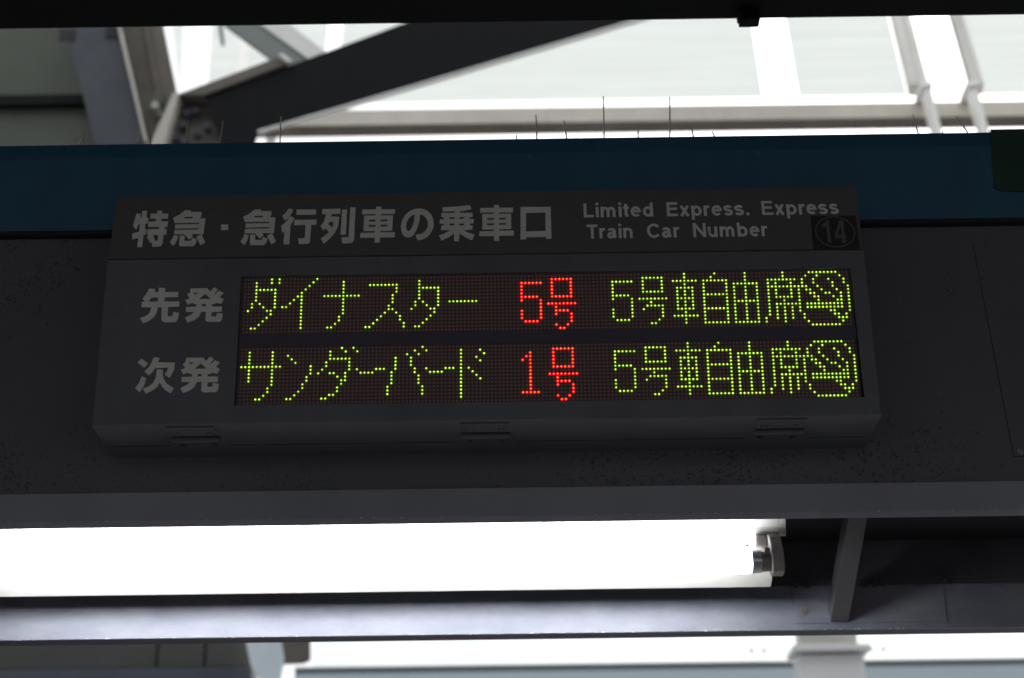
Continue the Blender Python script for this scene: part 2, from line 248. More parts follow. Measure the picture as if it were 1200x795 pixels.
# ------------------------------------------------------------------ front beam: web, fascia, soffit
X0, X1 = -2.4, 2.4
t = thing('platform_beam', 'grey speckled steel box beam running behind the departure board', 'beam', (0, .3, -.3524))
box('web_sheet', M['web'], t, X0, X1, .151, .190, -.3045, .3215)
b = MB(); b.xprism([(.1455, -.3524), (.1455, -.3050), (.1505, -.3040), (.1900, -.3040), (.1900, -.3415), (.1555, -.3600)], X0, X1); b.build('bottom_flange', M['flange'], t, bevel=.0012)
box('top_plate', M['flange'], t, X0, X1, .1905, .42, .305, .3205)
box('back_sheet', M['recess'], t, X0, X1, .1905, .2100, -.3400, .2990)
# access panel seams and screws at the right
b = MB()
def seam(b, p, q, w_, y=.1503):
    d = Vector((q[0]-p[0], q[1]-p[1])).normalized(); n = Vector((-d.y, d.x))*w_/2
    b.prism([(p[0]-n.x, p[1]-n.y), (q[0]-n.x, q[1]-n.y), (q[0]+n.x, q[1]+n.y), (p[0]+n.x, p[1]+n.y)], y, y+.0009)
seam(b, (.7243, .1175), (.7491, -.2619), .0010); seam(b, (.7491, -.2625), (1.35, -.268), .0013)
b.build('access_panel_seam', M['groove'], t)
b = MB(); b.cyl((.7600, .1490, -.2548), (.7600, .1512, -.2548), .0052, 14); b.box(.7562, .7638, .1484, .1492, -.2555, -.2541); b.build('panel_screw', M['bolt'], t)
# tiny chips and dust on the lower flange edge
b = MB()
for i in range(46):
    x = random.uniform(-1, .95); b.box(x, x+random.uniform(.001, .004), .1450, .1456, -.3526, -.3524+random.uniform(.0006, .0016))
b.build('paint_chips', M['reflector'], t, props={'kind': 'stuff'})

t = thing('blue_fascia', 'long dark blue painted fascia strip along the top of the grey beam', 'fascia', (0, .14, .1543))
b = MB(); b.xprism([(.130, .1543), (.130, .2890), (.1318, .2965), (.1400, .3226), (.1500, .3226), (.1500, .1543)], X0, X1); b.build('fascia_sheet', M['blue'], t, bevel=.0008)
b = MB(); b.box(X0, X1, .1335, .1500, .1480, .1541); b.build('painted_shade_strip', M['recess'], t)  # dark strip painted in for the shade under the fascia
for x in (-.0205, .37): 
    b = MB(); b.cyl((x, .1290, .282), (x, .1305, .282), .0016, 8); b.build('rivet', M['bolt'], t)

t = thing('green_sheet', 'small dark green film patch stuck over the right end of the blue fascia', 'sheet', (.79, .128, .26))
b = MB(); b.prism([(.7716, .3220), (.7650, .2085), (.7790, .2030), (.830, .2000), (1.05, .1980), (1.05, .3220)], .1285, .1297)
b.build('film', M['green_sheet'], t)
b = MB(); b.prism([(.7655, .2080), (.7790, .2027), (.8300, .1997), (.8300, .2030), (.7785, .2065), (.7700, .2110)], .1270, .1284)
b.build('curled_edge', M['green_sheet'], t)

# ------------------------------------------------------------------ bird spikes
SP = [((-.7965, .3347), (-.7986, .3616)), ((-.8066, .3315), (-.7992, .3498)), ((-.7058, .3316), (-.7002, .3584)), ((-.6792, .3329), (-.6787, .3699)),
      ((-.6199, .3319), (-.6166, .3773)), ((-.5591, .331), (-.5553, .373)), ((-.454, .331), (-.4543, .3799)),
      ((-.044, .3262), (-.0438, .3363)), ((-.0084, .3274), (-.0091, .3762)), ((.0433, .3282), (.0397, .3653)), ((.1084, .3272), (.1095, .4117)),
      ((.1676, .3279), (.1683, .3464)), ((.2222, .3271), (.2258, .4082)), ((.2636, .3264), (.2616, .3466)), ((.3006, .3275), (.2967, .3377)),
      ((.6537, .327), (.6472, .3675)), ((.6965, .3263), (.6957, .3331)), ((.7407, .3256), (.7225, .3629)), ((.7776, .3251), (.7755, .3335))]
for lo, hi, xa, xb, lab in ((0, 7, -.84, -.42, 'row of short pale bird spikes at the left, against the dark rafter'),
                        (7, 15, -.07, .33, 'row of thin dark bird spikes in the middle, two of them tall'),
                        (15, 19, .63, .80, 'few leaning bird spikes at the right, next to the green patch')):
    t = thing('bird_spike_strip', lab, 'bird spikes', ((xa+xb)/2, .15, .3175), 'bird spikes on top of the fascia')
    box('base_strip', M['spike_base'], t, xa, xb, .1515, .1720, .3216, .3230)
    for (bx, bz), (tx, tz) in SP[lo:hi]:
        b = MB(); k = (.3232-bz)/(tz-bz)
        tip = Vector((tx, .153, tz)); foot = Vector((bx+(tx-bx)*k, .153, .3232)); mid = foot.lerp(tip, .5)+Vector(((bx*7919) % .0012-.0006, 0, 0))
        b.cyl(foot, mid, .00125, 6, cap=False); b.cyl(mid, tip, .00125, 6, r2=.0010); b.build('needle', M['spike'], t)

# ------------------------------------------------------------------ departure board
sign = thing('departure_board', 'dark grey station board with two rows of green and red LED characters', 'sign', (-.096, .07, -.2443))
FY = -.004
def ring(b):
    # main body: trapezoid front with a window, sides back to the beam
    o = [(-.7015, -.2443), (.5100, -.2443), (.5068, .0370), (-.6985, .0370)]
    i = [(-.4845, -.2140), (.4866, -.2140), (.4832, .0045), (-.4836, .0045)]
    v = [(x, FY, z) for x, z in o]+[(x, FY, z) for x, z in i]+[(x, .006, z) for x, z in i]+[(x, .1508, z) for x, z in o]
    f = []
    for k in range(4):
        j = (k+1) % 4
        f += [(k, j, 4+j, 4+k), (4+k, 4+j, 8+j, 8+k), (12+k, 12+j, j, k)]
    f += [(15, 14, 13, 12)]
    b.add(v, f)
b = MB(); ring(b); body = b.build('housing', M['sign'], sign)
bm = bmesh.new(); bm.from_mesh(body.data)
es = [e for e in bm.edges if all(abs((v.co+worldloc(sign)).y-FY) < 1e-4 for v in e.verts) and all(abs(v.co.x+sign.location.x) > .49 or True for v in e.verts)
      and all((abs((v.co+worldloc(sign)).z+.2443) < .001 or abs((v.co+worldloc(sign)).z-.037) < .001) for v in e.verts)]
bmesh.ops.bevel(bm, geom=es, offset=.0022, segments=3, affect='EDGES', profile=.5); bm.to_mesh(body.data); bm.free()
HO = Vector((0, FY+.0006, .0374)); HT = Vector((0, .024, .163)); he = (HT-Vector((0, FY, .037))).normalized(); hn = Vector((0, -he.z, he.y))
b = MB()
v = [(-.6978, FY+.0008, .0376), (.5062, FY+.0008, .0376), (.5090, .0246, .1630), (-.6980, .0246, .1630),
     (-.6978, .1508, .0376), (.5062, .1508, .0376), (.5090, .1508, .1630), (-.6980, .1508, .1630)]
b.add(v, [(0, 1, 2, 3), (1, 5, 6, 2), (4, 0, 3, 7), (3, 2, 6, 7), (5, 4, 7, 6)])
b.build('header_panel', M['header'], sign, bevel=.0015)

# printed glyphs -------------------------------------------------
def loops_mesh(name, loops_list, to3d, m, parent, depth=.0004, dx=0, dz=0, label=None, props=None):
    cu = bpy.data.curves.new(name, 'CURVE'); cu.dimensions = '2D'; cu.fill_mode = 'BOTH'; cu.extrude = depth
    for loops in loops_list:
        for l in loops:
            sp = cu.splines.new('POLY'); sp.points.add(len(l)-1); sp.use_cyclic_u = True
            for p, (x, y) in zip(sp.points, l): p.co = (x/1000+dx, y/1000+dz, 0, 1)
    return curve_to(name, cu, to3d, m, parent, label, props)
def curve_to(name, cu, to3d, m, parent, label=None, props=None, xf=lambda p: p):
    tmp = bpy.data.objects.new('tmp', cu); COL.objects.link(tmp)
    dg = bpy.context.evaluated_depsgraph_get(); me = bpy.data.meshes.new_from_object(tmp.evaluated_get(dg))
    bpy.data.objects.remove(tmp)
    base = worldloc(parent)
    for vv in me.vertices: vv.co = to3d(xf(vv.co))-base
    me.name = name; me.materials.clear(); me.materials.append(m)
    o = bpy.data.objects.new(name, me); COL.objects.link(o); o.parent = parent
    if label: o['label'] = label
    return o
hd = lambda p: Vector((p.x, FY, .037))+he*p.y+hn*(p.z+.0006)
mn = lambda p: Vector((p.x, FY-.0006-p.z, p.y))
K = 'printed_character'
loops_mesh(K, GLYPHS['toku'], hd, M['letter'], sign, label='pale printed character 特')
loops_mesh(K, GLYPHS['kyu'], hd, M['letter'], sign, label='pale printed character 急')
loops_mesh('printed_dot', GLYPHS['dot'], hd, M['letter'], sign)
loops_mesh(K, GLYPHS['kyu'], hd, M['letter'], sign, dx=.1135, label='pale printed character 急')
loops_mesh(K, GLYPHS['kou'], hd, M['letter'], sign, label='pale printed character 行')
loops_mesh(K, GLYPHS['retsu'], hd, M['letter'], sign, label='pale printed character 列')
loops_mesh(K, GLYPHS['sha'], hd, M['letter'], sign, label='pale printed character 車')
loops_mesh(K, GLYPHS['no'], hd, M['letter'], sign, label='pale printed character の')
loops_mesh(K, GLYPHS['jou'], hd, M['letter'], sign, label='pale printed character 乗')
loops_mesh(K, GLYPHS['sha'], hd, M['letter'], sign, dx=.1913, label='pale printed character 車')
loops_mesh(K, GLYPHS['kuchi'], hd, M['letter'], sign, label='pale printed character 口')
loops_mesh(K, GLYPHS['saki'], mn, M['letter'], sign, label='pale printed character 先')
loops_mesh(K, GLYPHS['hatsu'], mn, M['letter'], sign, label='pale printed character 発')
loops_mesh(K, GLYPHS['tsugi'], mn, M['letter'], sign, label='pale printed character 次')
loops_mesh(K, GLYPHS['hatsu'], mn, M['letter'], sign, dx=-.0002, dz=-.1181, label='pale printed character 発')

# English words in a bold grotesque, drawn as strokes; unit = cap height, (advance, [centre lines])
def arc(cx, cy, rx, ry, a0, a1, n=14): return [(cx+rx*math.cos(math.radians(a0+(a1-a0)*k/n)), cy+ry*math.sin(math.radians(a0+(a1-a0)*k/n))) for k in range(n+1)]
XH = .735; H = .090           # x-height, half stroke
LET = {
 'L': (.66, [[(.10, 1), (.10, H), (.62, H)]]),
 'E': (.74, [[(.68, 1-H), (.10, 1-H), (.10, H), (.70, H)], [(.10, .53), (.64, .53)]]),
 'T': (.72, [[(.0, 1-H), (.70, 1-H)], [(.35, 1), (.35, 0)]]),
 'C': (.86, [arc(.45, .5, .355, .42, 38, 322, 26)]),
 'N': (.84, [[(.10, 0), (.10, 1)], [(.72, 0), (.72, 1)], [(.11, .97), (.71, .03)]]),
 'i': (.22, [[(.10, 0), (.10, XH)], [(.10, .86), (.10, 1.03)]]),
 'm': (1.02, [[(.10, 0), (.10, XH)], [(.10, .40)]+arc(.29, .40, .17, .25, 160, 0)+[(.46, 0)], [(.46, .40)]+arc(.65, .40, .17, .25, 160, 0)+[(.82, 0)]]),
 'n': (.66, [[(.10, 0), (.10, XH)], [(.10, .38)]+arc(.31, .40, .20, .25, 165, 0)+[(.51, 0)]]),
 'u': (.66, [[(.51, 0), (.51, XH)], [(.10, XH), (.10, .32)]+arc(.30, .33, .20, .25, 180, 345)]),
 'r': (.42, [[(.10, 0), (.10, XH)], [(.10, .36)]+arc(.31, .38, .21, .27, 170, 85)+[(.38, .645)]]),
 't': (.36, [[(.16, .93), (.16, .20)]+arc(.28, .20, .12, .115, 180, 275), [(0, .655), (.34, .655)]]),
 'e': (.66, [[(.10, .39), (.53, .39)]+arc(.315, .37, .225, .285, 5, 315, 24)]),
 'a': (.66, [arc(.29, .50, .19, .15, 160, 0)+[(.48, .16)]+[(.56, .05)], [(.48, .43), (.26, .37)]+arc(.24, .22, .145, .145, 100, 290)+[(.48, .24)]]),
 's': (.60, [arc(.27, .52, .185, .135, 15, 270, 14)+arc(.28, .225, .195, .145, 80, -165, 14)[1:]]),
 'd': (.68, [[(.54, 0), (.54, 1)], arc(.32, .365, .22, .28, 0, 360, 24)]),
 'b': (.68, [[(.10, 0), (.10, 1)], arc(.33, .365, .22, .28, 0, 360, 24)]),
 'p': (.68, [[(.10, XH), (.10, -.27)], arc(.33, .365, .22, .28, 0, 360, 24)]),
 'x': (.62, [[(.08, XH), (.50, 0)], [(.50, XH), (.08, 0)]]),
 '.': (.28, [[(.12, 0), (.12, .19)]]),
}
def stroke(b, pts, hw, lift, xf):
    pts = [Vector(p) for p in pts]; L_ = []; n = len(pts)
    closed = (pts[0]-pts[-1]).length < 1e-6
    for i, p in enumerate(pts):
        a = pts[i-1] if i else (pts[-2] if closed else None); c = pts[i+1] if i < n-1 else (pts[1] if closed else None)
        d1 = (p-a).normalized() if a is not None else (c-p).normalized(); d2 = (c-p).normalized() if c is not None else d1
        m = (d1+d2).normalized(); k = hw/max(.5, m.dot(d1)); nn = Vector((-m.y, m.x))*k
        L_.append((p+nn, p-nn))
    for i in range(n-1):
        q = [L_[i][1], L_[i+1][1], L_[i+1][0], L_[i][0]]
        b.add([xf(v.x, v.y, lift) for v in q], [(0, 1, 2, 3)])
def word(s_, x0, x1, base, cap):
    gap = .075; wd = sum(LET[ch][0] for ch in s_)+gap*(len(s_)-1)-.04; sx = (x1-x0)/wd; b = MB(); cur = 0
    for ch in s_:
        adv, lines = LET[ch]
        for k, ln in enumerate(lines):
            stroke(b, ln, H, .0003+.00004*k, lambda x, y, l, c=cur: Vector((x0+(c+x)*sx, FY, .037))+he*(base+y*cap)+hn*(l+.0006))
        cur += adv+gap
    b.build('printed_word', M['letter'], sign, props={'label': 'pale printed word '+s_})
for w_ in (('Limited', .0630, .1759, .0712, .0290), ('Express.', .1975, .3316, .0712, .0290), ('Express', .3512, .4756, .0712, .0290),
           ('Train', .0671, .1408, .0277, .0287), ('Car', .1635, .2153, .0277, .0287), ('Number', .2373, .3566, .0277, .0287)):
    word(*w_)
# number badge
def hbox(b, poly, off0, off1, mi=0):
    pts = [Vector((x, FY, .037))+he*y for x, y in poly]; n = len(pts)
    b.add([p+hn*off1 for p in pts]+[p+hn*off0 for p in pts], [tuple(range(n))]+[(i+n, (i+1) % n+n, (i+1) % n, i) for i in range(n)], mi)
b = MB(); hbox(b, [(.4275, .0012), (.5005, .0012), (.5015, .0680), (.4285, .0680)], 0, .0005); badge = b.build('number_badge', M['badge'], sign)
b = MB(); n = 48; cx, cy = .4649, .0350
for k in range(n):
    a0, a1 = 2*math.pi*k/n, 2*math.pi*(k+1)/n
    hbox(b, [(cx+.0322*math.cos(a0), cy+.0318*math.sin(a0)), (cx+.0322*math.cos(a1), cy+.0318*math.sin(a1)),
             (cx+.0302*math.cos(a1), cy+.0297*math.sin(a1)), (cx+.0302*math.cos(a0), cy+.0297*math.sin(a0))], .0005, .0009)
b.build('badge_ring', M['badge_line'], badge)
for k in ('one', 'four'):
    loops_mesh('badge_numeral', GLYPHS[k], lambda p: Vector((p.x, FY, .037))+he*p.y+hn*(p.z+.0010), M['badge_line'], badge, label='pale numeral '+('1' if k == 'one' else '4'))

# LED panels -----------------------------------------------------
P = .006
def glyph(rows, spec):
    """spec: {row: 'a b-c d'} columns lit"""
    s = set()
    for r, t_ in spec.items():
        for q in t_.split():
            if '-' in q: a, c = map(int, q.split('-')); s |= {(r, k) for k in range(a, c+1)}
            else: s.add((r, int(q)))
    return s
def merge(*ds):
    s = set()
    for rr, cols in ds:
        s |= glyph(None, {r: cols for r in rr})
    return s
def GG(txt):
    s = set()
    for line in txt.split('|'):
        rs, cs = line.split(':'); rr = []
        for q in rs.split(','):
            if '-' in q: a, c = map(int, q.split('-')); rr += range(a, c+1)
            else: rr.append(int(q))
        s |= glyph(None, {r: cs for r in rr})
    return s
def shift(s, d): return {(r, c+d) for r, c in s}
DA = GG('1-6:3|3:3-8|4-8:8|7:2 4|8:2 5|9:1 6 7|10:7|11:6|12:5|13:4|14:2 3')
FIVE = GG('2:0-5|2-7:0|6:0-4|7-12:5|10-12:0|13:1-4')
RGO = GG('1:81-86|1-6:81 86|6:81-86|8:80-87|9:82|10:82-85|11:82 86|12,13:86|14:82 85|15:83 84')
GGO = GG('1:105-110|1-5:105 110|5:105-110|7:104-111|8:107|9:106-110|10:105 110|11,12:110|13:109|14:107 108')
SHA = GG('0-14:116|2:113-119|4:114-118|4-10:114 118|7:114-118|10:114-118|12:113-119')
JI = GG('0:124|1:123|2:121-127|2-14:121 127|6:121-127|10:121-127|14:121-127')
YU = GG('0-14:132|3:129-135|3-14:129 135|8:129-135|14:129-135')
SEKI = GG('0,1:142|2:138-145|2-12:138|3:140 144|4:138-146|5,6:140 144 146|7:140-144 146|8:142 146|9:140-146|10,11:140 142 144 146|12:140 142 144|13:137 140 142 144|14:137 142')
NS = GG('0:149-156|1:148 151 157|2,3:147 158|2:150 155|3:150 155|2:154|4:147 148 151 155 159|5:148 149 152 156 159|6:149 150 153 154 157 159|7:150 151 155 157 159|8:151 156 157 159|9:148-157 159|10:148-157 159|11:154 155 159|12:147 155 156 158|13:147 156-158|14:148 157|15:149-156')
NS -= {(2, 155)}
L1 = [('ダ', DA | GG('0,1:7 9'), 'g'), ('イ', GG('0:19|1:18|2:17|3:16|4-14:15|5:14|6:13|7:12|8:10 11'), 'g'),
      ('ナ', GG('1-10:26|5:21-30|11,12:25|13:24|14:22 23'), 'g'),
      ('ス', GG('2:33-40|3,4:40|5-7:39|8:38|9:38 39|10:37 40|11:36 41|12:35 41|13:34 42|14:32 33 42'), 'g'),
      ('タ', shift(DA, 43), 'g'), ('ー', GG('7:54-61'), 'g'), ('5', shift(FIVE, 73), 'r'), ('号', RGO, 'r')]
L2 = [('サ', GG('5:0-10|1-9:2|1-10:8|11,12:7|13:6|14:4 5'), 'g'), ('ン', GG('2:12|3:13|4:14|5-7:18|8,9:17|10,11:16|12:15|13:14|14:12 13'), 'g'),
      ('ダ', GG('0:26 29|1:27 30|1,2:23|3:23-28|4,5:22 28|6:21 28|7:20 23 24 27|8:25 27|9:26 27|10:26|11,12:25|13:23 24|14:21 22'), 'g'),
      ('ー', GG('6:30|7:31-34|6:35-37'), 'g'), ('バ', GG('3-6:40|7-10:39|11-13:38|2:43|3-5:44|6,7:45|8-10:46|11-13:47|1:45|2:46|0:47|1:48'), 'g'),
      ('ー', GG('6:48|7:49-52|6:53-55'), 'g'), ('ド', GG('1-14:57|1:62|2:63|3:61|4:62|6:59|7:60|8:61|9:62'), 'g'),
      ('1', GG('2-12:75|3:74|4:73|13:73-77'), 'r'), ('号', RGO, 'r')]
TAIL = [('5', shift(FIVE, 97), 'g'), ('号', GGO, 'g'), ('車', SHA, 'g'), ('自', JI, 'g'), ('由', YU, 'g'), ('席', SEKI, 'g')]

def dome_verts(x, z, r, h, y, n, rings):
    vs = []; fs = []
    for k in range(rings):
        a = k*math.pi/2/rings; rr = r*math.cos(a); yy = y-h*math.sin(a)
        vs += [(x+rr*math.cos(2*math.pi*i/n), yy, z+rr*math.sin(2*math.pi*i/n)) for i in range(n)]
    vs.append((x, y-h, z))
    for k in range(rings-1):
        fs += [(k*n+i, k*n+(i+1) % n, (k+1)*n+(i+1) % n, (k+1)*n+i) for i in range(n)]
    fs += [((rings-1)*n+i, (rings-1)*n+(i+1) % n, rings*n) for i in range(n)]
    return vs, fs
def led_row(lines, row0, z_top, z_bot, lab):
    pnl = box('led_panel', M['board'], sign, -.4834, .4832, .0012, .0055, z_bot, z_top, props={'label': lab})
    lit = set()
    for ch, cells, colr in lines:
        b = MB()
        for r, c in sorted(cells):
            if (r, c) in lit: continue
            lit.add((r, c)); x = (c-79.5)*P; z = -(r+row0)*P
            b.add(*dome_verts(x, z, .00262 if colr == 'r' else .00235, .0011, .0012, 8, 2), 0)
            b.add(*dome_verts(x, z, .00105, .0006, .0004, 8, 2), 1)
        g = colr == 'g'
        b.build('led_character', [M['green_lens' if g else 'red_lens'], M['green_die' if g else 'red_die']], pnl,
                props={'label': ('yellow-green' if g else 'red')+' LED '+('no-smoking emblem' if ch == 'NS' else 'character '+ch)})
    b = MB()
    for r in range(16):
        for c in range(160):
            if (r, c) not in lit: b.add(*dome_verts((c-79.5)*P, -(r+row0)*P, .0019, .0007, .0012, 6, 1))
    b.build('unlit_leds', M['led_off'], pnl, props={'kind': 'stuff'})
    return pnl
led_row(L1+TAIL+[('NS', NS, 'g')], 0, .0044, -.0945, 'upper row of the display')
led_row(L2+TAIL+[('NS', NS, 'g')], 19.8149, -.1150, -.2138, 'lower row of the display')
box('panel_divider', M['divider'], sign, -.4836, .4836, .0004, .0055, -.1149, -.0946)

# latches and door seam under the housing
ZB = -.2443
for x in (-.5520, -.0982, .3600):
    b = MB(); b.box(x-.0370, x+.0370, .0060, .0460, ZB-.0012, ZB+.001)
    h = b.build('hinge', M['latch'], sign, bevel=.0004)
    b = MB(); b.box(x-.0375, x+.0375, .0040, .0075, ZB-.0022, ZB-.0012); b.build('hinge_edge', M['latch'], h)
    b = MB(); b.cyl((x-.0380, .0545, ZB-.004), (x+.0380, .0545, ZB-.004), .0050, 12); b.box(x-.0380, x+.0380, .0600, .0700, ZB-.0012, ZB+.001)
    b.build('hinge_barrel', M['latch'], h)
    for sx in (-.0255, .0255):
        b = MB(); b.cyl((x+sx, .0330, ZB-.0050), (x+sx, .0330, ZB), .0042, 10, r2=.0056); b.build('bolt', M['latch_bolt'], h)
        b = MB(); b.box(x+sx-.0040, x+sx+.0040, .0850, .0930, ZB-.0055, ZB-.0005); b.build('catch', M['latch_bolt'], h)
b = MB()
for xa, xb in ((-.690, -.60), (-.505, -.46), (-.45, -.145), (-.05, .31), (.41, .50)):
    b.box(xa, xb, .0935, .0950, ZB-.0006, ZB+.001)
b.build('door_seam', M['groove'], sign)

# ------------------------------------------------------------------ fluorescent lamp
lamp = thing('fluorescent_lamp', 'bare white fluorescent tube glowing in front of its white enamel reflector', 'lamp', (-.25, .5, -.28))
XE = .4220
b = MB(); b.xprism([(.452, -.2650), (.460, -.2845), (.4610, -.2975), (.4640, -.2990), (.6100, -.3540), (.6120, -.3540), (.6125, -.3500), (.4700, -.2700), (.4700, -.2650)], -1.10, XE-.012)
b.xprism([(.452, -.2650), (.460, -.2845), (.4610, -.2975), (.4640, -.2990), (.4700, -.2990), (.4700, -.2650)], XE-.0118, XE)
b.build('reflector', M['reflector'], lamp, bevel=.0008)
TY, TZ, TR = .44, -.3525, .0200
b = MB(); b.cyl((-1.045, TY, TZ), (.3541, TY, TZ), TR, 28); b.build('tube', M['tube'], lamp, smooth=False)
b = MB(); b.cyl((.3541, TY, TZ), (.3715, TY, TZ), TR*1.0, 24); b.build('tube_cap', M['cap'], lamp, bevel=.0012)
b = MB(); b.cyl((.3716, TY, TZ), (.3880, TY, TZ), TR*.86, 20); b.box(.376, .386, TY-.019, TY-.012, TZ+.008, TZ+.020); b.build('holder_collar', M['bolt'], lamp, bevel=.0008)
# curved lampholder arm from the reflector down to the tube end
b = MB()
b.xprism([(.4180, -.3765), (.4130, -.3600), (.4200, -.3350), (.4400, -.3080), (.4700, -.2900), (.5000, -.3000), (.4900, -.3280), (.4680, -.3500), (.4600, -.3700), (.4450, -.3780)], .3882, .4090)
b.build('lampholder', M['holder'], lamp, bevel=.0022)
b = MB(); b.xprism([(.4560, -.2990), (.4560, -.3230), (.4720, -.3270), (.4850, -.3070)], .3660, .3860); b.build('holder_clip', M['holder'], lamp, bevel=.0012)
b = MB(); b.box(.3690, .3835, .4535, .4559, -.3200, -.3030); b.build('clip_slot', M['bolt'], lamp)
b = MB(); 
hp = Vector((.3560, .4900, -.3088)); hnm = Vector((0, -.352, -.936)); b.cyl(hp+hnm*.0004, hp+hnm*.0012, .0032, 14); b.build('screw_hole', M['groove'], lamp)

# ------------------------------------------------------------------ rear beam, gusset and strut
t = thing('rear_beam', 'pale grey lower steel beam behind the lamp, lit along its face and chalky with stains', 'beam', (0, .79, -.4006))
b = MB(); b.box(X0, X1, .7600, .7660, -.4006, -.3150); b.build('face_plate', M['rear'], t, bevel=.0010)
b = MB(); b.box(X0, X1, .7661, .8106, -.4000, -.3940); b.build('underside_plate', M['under'], t)  # shade under the beam put into its dark paint, along with dirt
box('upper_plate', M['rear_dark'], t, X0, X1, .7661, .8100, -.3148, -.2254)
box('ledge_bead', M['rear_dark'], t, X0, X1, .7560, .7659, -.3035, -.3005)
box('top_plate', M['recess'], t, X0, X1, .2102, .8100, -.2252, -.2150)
g = MB(); g.box(.4705, .7600, .7580, .7598, -.3885, -.3200); gp = g.build('gusset_plate', M['rear'], t, bevel=.0006)
for x, z in ((.4884, -.3647),):
    b = MB(); b.cyl((x, .7510, z), (x, .7560, z), .0052, 6); b.cyl((x, .7545, z), (x, .7559, z), .0080, 14); b.build('bolt', M['bolt'], gp)
for x, z in ((.4790, -.3216), (.5010, -.3225), (.6095, -.3220), (.6300, -.3222), (.6453, -.3200), (.7647, -.3120)):
    b = MB(); b.cyl((x, .7560, z+.008), (x, .7662, z+.008), .0066, 6); b.build('bolt', M['rear_dark'], t)
b = MB()
for i in range(40):
    x = random.uniform(-1.05, .7); b.box(x, x+random.uniform(.001, .005), .7592, .7599, -.4006, -.4006+random.uniform(.0006, .0018))
b.build('paint_chips', M['reflector'], t, props={'kind': 'stuff'})
t = thing('diagonal_strut', 'short grey flat-sided strut slanting down to the rear beam right of the lamp', 'strut', (.56, .75, -.38))
b = MB()
a0 = Vector((0, .40, -.2180)); a1 = Vector((0, .7555, -.3870)); dn = Vector((0, .43, .90)).normalized()*.030
x0, x1 = .5390, .5730
v = [(x0, a0.y, a0.z), (x1, a0.y, a0.z), (x1, a1.y, a1.z), (x0, a1.y, a1.z), (x0-.002, a0.y+dn.y, a0.z+dn.z), (x1, a0.y+dn.y, a0.z+dn.z), (x1, .7555, -.350), (x0-.002, .7555, -.350)]
b.add(v, [(0, 3, 2, 1), (4, 5, 6, 7), (0, 1, 5, 4), (1, 2, 6, 5), (2, 3, 7, 6), (3, 0, 4, 7)])
b.build('strut_bar', M['strut'], t, bevel=.001)

# ------------------------------------------------------------------ beyond the tracks: truss, rafter, glazing
TY0 = 6.0
t = thing('roof_truss', 'blurred dark diagonal truss member with white edge flanges meeting a bolted gusset', 'truss', (-1.4, 6, 3.6))
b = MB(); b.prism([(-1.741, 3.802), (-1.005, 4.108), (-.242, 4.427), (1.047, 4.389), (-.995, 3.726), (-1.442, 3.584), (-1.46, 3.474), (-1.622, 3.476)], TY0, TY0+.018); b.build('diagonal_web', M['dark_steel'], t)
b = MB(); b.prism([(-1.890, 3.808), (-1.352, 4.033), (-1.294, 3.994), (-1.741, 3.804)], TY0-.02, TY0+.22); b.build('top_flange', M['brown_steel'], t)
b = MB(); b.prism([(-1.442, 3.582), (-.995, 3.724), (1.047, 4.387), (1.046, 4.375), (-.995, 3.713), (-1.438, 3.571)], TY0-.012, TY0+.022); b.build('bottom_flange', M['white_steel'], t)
b = MB(); b.prism([(-1.887, 3.813), (-1.741, 3.802), (-1.600, 3.46), (-1.955, 3.46)], TY0+.101, TY0+.14); gp = b.build('gusset_plate', M['brown_steel'], t)
for x, z in ((-1.84, 3.733), (-1.800, 3.748), (-1.786, 3.61), (-1.733, 3.650), (-1.892, 3.585), (-1.850, 3.559), (-1.77, 3.53), (-1.865, 3.66)):
    b = MB(); b.cyl((x, TY0+.04, z), (x, TY0+.10, z), .020, 6); b.build('bolt', M['bluegrey_steel'], gp)
b = MB(); b.prism([(-1.910, 3.814), (-1.877, 3.810), (-1.946, 3.482), (-2.02, 3.483)], TY0-.03, TY0+.10); b.build('lower_strut', M['beige_steel'], t)
b = MB(); b.prism([(-2.04, 4.639), (-1.86, 4.636), (-1.159, 4.062), (-1.29, 4.005)], TY0+.11, TY0+.14); b.build('upper_brace', M['brace'], t)
b = MB(); b.prism([(-1.850, 4.638), (-1.66, 4.635), (-1.056, 4.10), (-1.155, 4.062)], TY0+.101, TY0+.13); b.build('upper_brace_flange', M['white_steel'], t)
b = MB(); b.prism([(-1.340, 4.035), (-1.318, 4.042), (-1.262, 3.995), (-1.285, 3.985)], TY0-.05, TY0-.021); b.build('brace_clip', M['white_steel'], t)

t = thing('steel_rafter', 'blurred blue-grey steel rafter with two square bolt holes at the upper left', 'rafter', (-2.2, 6, 3.5))
b = MB(); b.prism([(-2.68, 4.75), (-2.38, 4.75), (-2.033, 3.483), (-2.306, 3.487)], TY0-.05, TY0-.02); fl = b.build('flange', M['bluegrey_steel'], t)
for x, z in ((-2.514, 4.22), (-2.277+.02, 4.233)):
    box('bolt_hole', M['groove'], fl, x-.045, x+.045, TY0-.056, TY0-.0505, z-.085, z-.010, bevel=.006)
b = MB(); b.prism([(-2.380, 4.75), (-2.360, 4.75), (-2.022, 3.483), (-2.033, 3.483)], TY0-.09, TY0-.019); b.build('flange_edge', M['beige_steel'], t)
b = MB(); b.prism([(-2.40, 4.75), (-2.125, 4.75), (-1.901, 3.80), (-1.95, 3.40), (-2.10, 3.40)], TY0+.14, TY0+.17); wb = b.build('web', M['brown_steel'], t)
b = MB(); b.prism([(-2.14, 4.377), (-2.125, 4.377), (-2.00, 3.83), (-2.015, 3.82)], TY0+.10, TY0+.139); b.build('web_rib', M['brown_steel'], t)
b = MB(); b.prism([(-2.05, 3.87), (-1.98, 3.87), (-1.99, 3.80), (-2.035, 3.80)], TY0+.05, TY0+.139); b.build('bracket', M['roof_panel'], t)
